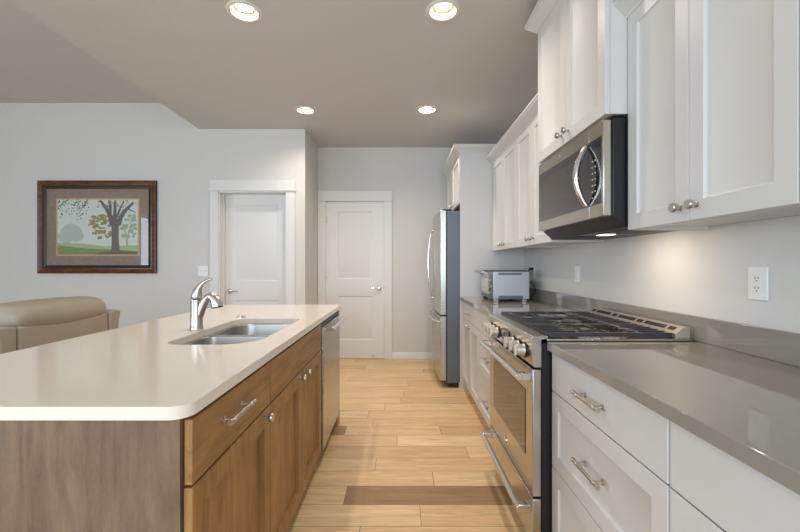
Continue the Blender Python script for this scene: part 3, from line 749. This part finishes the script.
# ------------------------------------------------------------------ toaster oven
TX0, TX1, TY0, TY1, TZ0, TZ1 = .790, 1.100, 3.310, 3.770, ZC+.022, 1.178
to = thing('toaster_oven', 'silver countertop toaster oven on the grey worktop beside the fridge panel', 'toaster oven', (.94, 3.54, ZC))
bm = nb(); box(bm, TX0, TX1, TY0, TY1, TZ0, TZ1-.004); part('case', bm, mat('toaster_silver', (196, 202, 212), .36, .7), to, bevel=.006, seg=3)
bm = nb(); box(bm, TX0-.003, TX1+.004, TY0-.003, TY1+.003, TZ1-.0035, TZ1+.002); part('top_tray', bm, mat('bronze_tray', (96, 72, 54), .4, .4), to, 'brown top tray')
bm = nb(); box(bm, TX0+.045, TX1-.065, TY0-.0015, TY0-.0003, TZ1-.036, TZ1-.018); part('side_vent', bm, M['fside'], to, 'grey vent strip')
bm = nb(); box(bm, TX0+.045, TX1-.055, TY0-.003, TY0-.0003, TZ0+.004, TZ0+.030); part('lower_vent', bm, M['fside'], to, 'dark lower vent')
for x in (TX0+.03, TX1-.04):
    for y in (TY0+.03, TY1-.03):
        bm = nb(); box(bm, x-.018, x+.018, y-.02, y+.02, ZC+.0005, TZ0); part('foot', bm, M['steel'] if y < 3.5 else M['rubber'], to, bevel=.002)
bm = nb(); box(bm, TX0-.006, TX0-.0005, TY0+.002, TY1-.002, TZ0+.002, TZ1-.006); tf = part('front_frame', bm, M['fside'], to, bevel=.001)
bm = nb(); box(bm, TX0-.012, TX0-.0065, TY0+.115, TY1-.02, TZ0+.03, TZ1-.04); tdo = part('door', bm, M['steel'], to, bevel=.002)
bm = nb(); box(bm, TX0-.0135, TX0-.0122, TY0+.14, TY1-.045, TZ0+.05, TZ1-.065); part('window', bm, mat('toaster_glass', (182, 186, 190), .08, spec=.8), tdo, 'glass door window')
bm = nb()
for y in (TY0+.15, TY1-.06): prism(bm, [(TX0-.0122, TZ1-.045), (TX0-.0122, TZ1-.018), (TX0-.062, TZ1-.004), (TX0-.066, TZ1-.016)], 'y', y-.007, y+.007)
tube(bm, [(TX0-.064, TY0+.10, TZ1-.010), (TX0-.064, TY1-.03, TZ1-.010)], .012, 12); part('handle', bm, M['steel'], tdo, 'bar handle')
for z in (TZ0+.05, TZ0+.10, TZ0+.15):
    bm = nb(); lathe(bm, [(0, 0), (.018, 0), (.018, .004), (.015, .006), (.015, .022), (0, .022)], (TX0-.0062, TY0+.055, z), (-1, 0, 0), 18); part('knob', bm, M['knobc'], to, 'champagne metal knob')
bm = nb(); P0 = [(TX1+.001, 3.42, TZ1-.09), (TX1+.03, 3.42, TZ1-.095), (TX1+.075, 3.43, TZ1-.125), (TX1+.092, 3.44, TZ1-.18), (TX1+.06, 3.45, ZC+.030), (TX1+.03, 3.50, ZC+.012), (TX1+.04, 3.56, ZC+.010), (TX1+.075, 3.60, ZC+.03), (TX1+.080, 3.60, 1.08), (TX1+.085, 3.59, 1.175), (TX1+.092, 3.58, 1.19)]
Q = []
for i in range(len(P0)-1):
    a, b, c, d = [Vector(P0[min(max(i+k, 0), len(P0)-1)]) for k in (-1, 0, 1, 2)]
    for k in range(6):
        t = k/6; Q.append(.5*((2*b)+(c-a)*t+(2*a-5*b+4*c-d)*t*t+(3*b-a-3*c+d)*t**3))
tube(bm, Q+[Vector(P0[-1])], .0042, 8); part('power_cord', bm, M['rubber'], to, 'black power cord')
bm = nb(); box(bm, 1.188, 1.2225, 3.566, 3.594, 1.178, 1.204); part('plug', bm, M['rubber'], to, 'black plug', bevel=.004)

# ------------------------------------------------------------------ outlets and switches
def wall_plate_right(name, label, cat, y, zc, style):
    t = thing(name, label, cat, (XW, y, zc)); hw, hh = .037, .0575
    bm = nb(); box(bm, XW-.0065, XW-.0003, y-hw, y+hw, zc-hh, zc+hh); pl = part('cover_plate', bm, M['plastic'], t, bevel=.003)
    if style == 'outlet':
        bm = nb(); box(bm, XW-.0085, XW-.0066, y-.0165, y+.0165, zc-.033, zc+.033); rc = part('receptacle', bm, M['plastic'], t, bevel=.001)
        for s in (-1, 1):
            for dy, hh2 in ((-.006, .004), (.006, .005)):
                bm = nb(); box(bm, XW-.0089, XW-.0086, y+dy-.0011, y+dy+.0011, zc+s*.017+.002-hh2, zc+s*.017+.002+hh2); part('slot', bm, M['slot'], rc, 'dark slot')
            bm = nb(); lathe(bm, [(0, 0), (.0024, 0), (.0024, .0004), (0, .0004)], (XW-.0086, y, zc+s*.017-.008), (-1, 0, 0), 10); part('ground_hole', bm, M['slot'], rc, 'dark round hole')
        bm = nb(); box(bm, XW-.0092, XW-.0086, y-.006, y+.006, zc-.0035, zc-.0008); box(bm, XW-.0092, XW-.0086, y-.006, y+.006, zc+.0008, zc+.0035); part('reset_button', bm, M['plastic'], rc)
    else:
        bm = nb(); prism(bm, [(XW-.0066, zc-.033), (XW-.0105, zc-.033), (XW-.0080, zc), (XW-.0095, zc+.033), (XW-.0066, zc+.033)], 'y', y-.0165, y+.0165); part('rocker', bm, M['plastic'], t)
    for s in (-1, 1):
        bm = nb(); lathe(bm, [(0, 0), (.003, 0), (.0025, .0008), (0, .0008)], (XW-.0065, y, zc+s*.048), (-1, 0, 0), 10); part('screw', bm, M['plastic'], t)
wall_plate_right('wall_outlet', 'white double outlet on the right wall above the foreground worktop', 'outlet', 1.336, 1.161, 'outlet')
wall_plate_right('wall_switch', 'narrow white rocker switch on the right wall behind the range', 'switch', 2.70, 1.162, 'switch')
wall_plate_right('wall_outlet', 'white outlet behind the toaster oven with the black plug in it', 'outlet', 3.58, 1.163, 'outlet')
sw = thing('light_switch', 'white two gang switch plate beside the left door casing', 'switch', (-2.222, YL, 1.16))
bm = nb(); box(bm, -2.279, -2.166, YL-.0065, YL-.0003, 1.10, 1.219); part('cover_plate', bm, M['plastic'], sw, bevel=.003)
for x in (-2.245, -2.199):
    bm = nb(); box(bm, x-.005, x+.005, YL-.009, YL-.0066, 1.147, 1.172); tgb = part('toggle', bm, M['plastic'], sw); 
    bm = nb(); prism(bm, [(YL-.0091, 1.154), (YL-.0091, 1.164), (YL-.020, 1.172), (YL-.021, 1.166)], 'x', x-.0035, x+.0035); part('toggle_lever', bm, M['plastic'], tgb)

# ------------------------------------------------------------------ recessed lights
RIM = mat('bulb_rim_shaded', (96, 66, 26), .6); TRIM = mat('can_trim', (222, 217, 208), .5)  # shadow on the bulb's retaining ring is put into its dark gold colour
NAMES = ['round recessed ceiling light above the sink, nearer one on the left', 'round recessed ceiling light above the aisle near the tall cabinet', 'far left recessed ceiling light, close to the wall with the left door', 'far right recessed ceiling light, in front of the far wall and refrigerator']
for (x, y), lab in zip(LIGHTS, NAMES):
    t = thing('recessed_light', lab, 'ceiling light', (x, y, CE), group='recessed ceiling lights')
    bm = nb(); lathe(bm, [(.0745, .006), (.0755, -.004), (.081, -.008), (.086, -.0075), (.088, -.005), (.094, -.006), (.102, -.004), (.105, -.001), (.105, -.0002), (.0745, -.0002)], (x, y, CE), (0, 0, 1), 40); part('trim_ring', bm, TRIM, t)
    bm = nb(); lathe(bm, [(.0742, .003), (.070, .020), (.0615, .036), (.0615, .060), (.085, .060), (.0775, .004)], (x, y, CE), (0, 0, 1), 40, closed=True); part('reflector', bm, M['baffle'], t, 'shiny white inner cone')
    bm = nb(); lathe(bm, [(0, .0345), (.052, .0345), (.056, .038), (.056, .058), (0, .058)], (x, y, CE), (0, 0, 1), 32); part('bulb', bm, M['lamp'], t, 'glowing bulb face')
    bm = nb(); lathe(bm, [(.0535, .0285), (.0580, .0270), (.0610, .031), (.0605, .0345), (.0535, .0340)], (x, y, CE), (0, 0, 1), 36, closed=True); part('bulb_rim', bm, RIM, t, 'rim round the bulb, coloured dark gold for its shade')
    ld = bpy.data.lights.new('can_light', 'AREA'); ld.shape = 'DISK'; ld.size = .10; ld.energy = CAN_POWER; ld.color = CAN_COLOR; ld.spread = math.radians(150)
    o = bpy.data.objects.new('can_light', ld); S.collection.objects.link(o); o.parent = t; o.location = (0, 0, .0335)

# ------------------------------------------------------------------ picture on the living room wall
px0, px1, pz0, pz1 = -4.074, -2.742, 1.134, 2.177
pf = thing('framed_picture', 'large framed picture of a misty park tree on the living room wall', 'picture', ((px0+px1)/2, YL, (pz0+pz1)/2))
FRM = wood('frame_burl', (38, 22, 14), (112, 66, 36), (3, 3, 12), rough=.25, fine=40)
PROF = [(0, .002), (0, .030), (.010, .036), (.022, .030), (.045, .024), (.060, .026), (.066, .020), (.090, .014), (.094, .008), (.094, .002)]
bm = nb(); rings = []
for ins, d in PROF:
    rings.append([bm.verts.new((x, YL-d, z)) for x, z in ((px0+ins, pz0+ins), (px1-ins, pz0+ins), (px1-ins, pz1-ins), (px0+ins, pz1-ins))])
for i, (a, b) in enumerate(zip(rings, rings[1:]+rings[:1])):
    for k in range(4):
        f = bm.faces.new((a[k], a[(k+1) % 4], b[(k+1) % 4], b[k])); f.material_index = 1 if i in (0, 5, 6) else (2 if i == 7 else 0)
part('frame', bm, [FRM, M['black'], mat('frame_bronze', (150, 112, 72), .3, .6)], pf, 'dark brown and black moulded frame', angle=15)
ix0, ix1, iz0, iz1 = px0+.092, px1-.092, pz0+.092, pz1-.092
bm = nb(); box(bm, ix0, ix1, YL-.0075, YL-.003, iz0, iz1)
part('mat_board', bm, mat('mottled_mat', (140, 124, 112), .8, noise=.28, nscale=26), pf, 'mottled brown mat board')
qx0, qx1, qz0, qz1 = ix0+.105, ix1-.105, iz0+.105, iz1-.105
bm = nb(); box(bm, qx0, qx1, YL-.0090, YL-.0076, qz0, qz1); part('mat_border', bm, mat('tan_fillet', (196, 168, 122), .6), pf, 'thin tan inner border')
ax0, ax1, az0, az1 = qx0+.018, qx1-.018, qz0+.016, qz1-.016
AW, AH = ax1-ax0, az1-az0
A_SKY, A_MIST, A_GRASS, A_GR2, A_TRUNK, A_LEAF, A_PALE, A_DARK, A_EARTH = range(9)
art = [mat('print_sky', (206, 216, 210), .9, noise=.05, nscale=4), mat('print_far_tree', (178, 190, 186), .9, noise=.08, nscale=14), mat('print_grass', (128, 148, 92), .9, noise=.15, nscale=10, stretch=(1, 1, 6)), mat('print_pale_grass', (170, 184, 146), .9, noise=.1, nscale=10, stretch=(1, 1, 6)), mat('print_trunk', (112, 104, 106), .9, noise=.2, nscale=30, stretch=(3, 1, 1)), mat('print_leaf', (152, 140, 92), .9, noise=.25, nscale=30), mat('print_pale_leaf', (166, 172, 150), .9, noise=.1, nscale=30), mat('print_dark_leaf', (84, 84, 80), .9), mat('print_earth', (120, 100, 96), .9, noise=.1, nscale=20)]
bm = nb(); lay = [0]
def AP(u, v, k): return (ax0+u*AW, YL-.0101-.0000095*lay[0], az0+v*AH)
def apoly(pts, mi, k):
    lay[0] += 1
    f = bm.faces.new([bm.verts.new(AP(u, v, k)) for u, v in pts]); f.material_index = mi
def ablob(u, v, ru, rv, mi, k, n=14, j=.15):
    apoly([(min(1, max(0, u+ru*math.cos(2*PI*i/n)*(1+random.uniform(-j, j)))), min(1, max(0, v+rv*math.sin(2*PI*i/n)*(1+random.uniform(-j, j))))) for i in range(n)], mi, k)
def abranch(pts, ws, mi, k):
    for (a, b), (wa, wb) in zip(zip(pts, pts[1:]), zip(ws, ws[1:])):
        dx, dy = b[0]-a[0], (b[1]-a[1])*AH/AW; L = math.hypot(dx, dy) or 1; nx, ny = -dy/L, dx/L*AW/AH
        apoly([(a[0]+nx*wa, a[1]+ny*wa), (a[0]-nx*wa, a[1]-ny*wa), (b[0]-nx*wb, b[1]-ny*wb), (b[0]+nx*wb, b[1]+ny*wb)], mi, k)
box(bm, ax0, ax1, YL-.0100, YL-.0091, az0, az1, A_SKY)
for u, v, ru, rv in ((.17, .40, .13, .16), (.10, .32, .10, .12), (.25, .33, .08, .10)): ablob(u, v, ru, rv, A_MIST, 1, 20)
apoly([(0, 0), (1, 0), (1, .17), (.6, .15), (.3, .20), (0, .22)], A_GR2, 2)
apoly([(0, 0), (1, 0), (1, .06), (.7, .09), (.35, .11), (.12, .15), (0, .17)], A_GRASS, 3)
apoly([(.44, 0), (1, 0), (1, .05), (.75, .06), (.55, .05)], A_EARTH, 4)
for u, v, ru, rv in ((.52, .50, .11, .12), (.44, .56, .06, .07), (.57, .36, .10, .08), (.62, .60, .08, .10), (.50, .66, .07, .06)):
    for _ in range(16):
        ablob(u+random.uniform(-ru, ru), v+random.uniform(-rv, rv), random.uniform(.012, .03), random.uniform(.014, .032), A_LEAF, random.randint(5, 9), 8, .3)
for _ in range(34): ablob(.88+random.uniform(-.09, .10), .55+random.uniform(-.24, .26), random.uniform(.012, .034), random.uniform(.015, .04), A_PALE, random.randint(5, 9), 8, .3)
abranch([(.87, .14), (.86, .34), (.82, .55)], [.014, .010, .005], A_PALE, 10); abranch([(.865, .3), (.93, .55)], [.008, .004], A_PALE, 10)
apoly([(.635, .02), (.82, .02), (.775, .09), (.762, .3), (.765, .5), (.78, .58), (.66, .58), (.672, .5), (.676, .3), (.672, .09)], A_TRUNK, 12)
abranch([(.685, .54), (.655, .72), (.60, .86), (.53, .99)], [.036, .030, .022, .014], A_TRUNK, 12)
abranch([(.72, .55), (.715, .75), (.72, .99)], [.034, .022, .014], A_TRUNK, 12); abranch([(.655, .72), (.66, .88), (.64, .99)], [.02, .016, .012], A_TRUNK, 12)
abranch([(.755, .54), (.80, .72), (.87, .84), (.95, .95)], [.034, .026, .020, .014], A_TRUNK, 12); abranch([(.87, .84), (.98, .76)], [.010, .004], A_TRUNK, 12)
abranch([(.74, .68), (.78, .84), (.83, .98)], [.016, .012, .008], A_TRUNK, 12)
for _ in range(70):
    u = random.choice([random.gauss(.30, .06), random.gauss(.22, .05), random.gauss(.05, .03)]); v = 1-abs(random.gauss(0, .16))
    ablob(min(.98, max(.01, u)), max(.55, v), random.uniform(.006, .013), random.uniform(.008, .016), A_DARK, random.randint(13, 16), 6, .3)
abranch([(.0, .86), (.10, .97), (.14, 1)], [.005, .006, .006], A_DARK, 13); abranch([(.26, .74), (.33, .9), (.38, 1)], [.003, .005, .007], A_DARK, 13)
for _ in range(50): ablob(random.uniform(.5, .98), random.uniform(.86, .99), random.uniform(.006, .012), random.uniform(.006, .014), random.choice([A_LEAF, A_DARK]), random.randint(13, 16), 6, .3)
me = bpy.data.meshes.new('artwork'); bmesh.ops.translate(bm, verts=bm.verts, vec=[-c for c in ROOT[pf.name]]); bm.to_mesh(me); bm.free()
for m in art: me.materials.append(m)
ao = bpy.data.objects.new('artwork', me); S.collection.objects.link(ao); ao.parent = pf; ao['label'] = 'print of a big tree in a misty meadow'
bm = nb(); box(bm, ix0, ix1, YL-.0155, YL-.0145, iz0, iz1); part('picture_glass', bm, M['glass'], pf)

# ------------------------------------------------------------------ recliner behind the island
rc = thing('recliner', 'tan leather recliner armchair with its back to the island', 'armchair', (-2.45, 2.43, 0))
def puff(x0, x1, y0, y1, z0, z1, n=(4, 6, 4), bulge=.03, crease=0):
    bm = nb(); nx, ny, nz = n; grid = {}
    def V(i, j, k):
        key = (i, j, k)
        if key not in grid:
            u, v, w = i/nx*2-1, j/ny*2-1, k/nz*2-1
            cx, cy, cz = (x0+x1)/2, (y0+y1)/2, (z0+z1)/2; hx, hy, hz = (x1-x0)/2, (y1-y0)/2, (z1-z0)/2
            sx = math.sqrt(max(0, 1-(v*v*.10+w*w*.30))); sy = math.sqrt(max(0, 1-(u*u*.12+w*w*.16))); sz = math.sqrt(max(0, 1-(u*u*.34+v*v*.14)))
            grid[key] = bm.verts.new((cx+hx*u*sx+random.uniform(-1, 1)*crease, cy+hy*v*sy, cz+hz*w*sz+random.uniform(-1, 1)*crease))
        return grid[key]
    for j in range(ny):
        for k in range(nz):
            for i in (0, nx): bm.faces.new((V(i, j, k), V(i, j+1, k), V(i, j+1, k+1), V(i, j, k+1)))
    for i in range(nx):
        for k in range(nz):
            for j in (0, ny): bm.faces.new((V(i, j, k), V(i+1, j, k), V(i+1, j, k+1), V(i, j, k+1)))
        for j in range(ny):
            for k in (0, nz): bm.faces.new((V(i, j, k), V(i+1, j, k), V(i+1, j+1, k), V(i, j+1, k)))
    return bm
bm = nb(); prism(bm, [(-2.062, .893), (-2.05, .60), (-2.05, .12), (-2.30, .12), (-2.28, .893)], 'y', 2.105, 2.755); part('back_panel', bm, M['leather'], rc, bevel=.015, seg=3)
part('head_cushion', puff(-2.36, -2.045, 2.085, 2.775, .835, 1.018, (5, 9, 5), crease=.004), M['leather'], rc, 'plump headrest cushion rolled over the back', subsurf=2)
part('back_cushion', puff(-2.46, -2.29, 2.13, 2.73, .45, .86), M['leather'], rc, subsurf=2)
part('seat_cushion', puff(-2.92, -2.36, 2.125, 2.735, .27, .50), M['leather'], rc, subsurf=2)
for a, b, s in ((2.765, 2.875, 1), (1.985, 2.095, -1)):
    inner, outer_ = (a, b) if s > 0 else (b, a); w = .11*s
    bm = nb(); prism(bm, [(inner, .14), (inner+w*.58, .14), (inner+w*.70, .60), (inner+w*.84, .82), (inner+w*1.0, .875), (inner+w*.97, .897), (inner+w*.55, .905), (inner, .893)], 'x', -2.32, -2.055); part('back_wing', bm, M['leather'], rc, bevel=.012, seg=3)
    part('arm', puff(-2.94, -2.325, min(inner, inner+w*1.25), max(inner, inner+w*1.25), .12, .62), M['leather'], rc, subsurf=2)
bm = nb(); box(bm, -2.90, -2.12, 2.13, 2.73, .06, .26); part('base', bm, M['leather'], rc, bevel=.01)
part('footrest', puff(-2.99, -2.93, 2.13, 2.73, .10, .44), M['leather'], rc, subsurf=1)
for x in (-2.85, -2.18):
    for y in (2.17, 2.69):
        bm = nb(); tube(bm, [(x, y, 0), (x, y, .06)], [.02, .026], 12); part('leg', bm, M['toe'], rc)
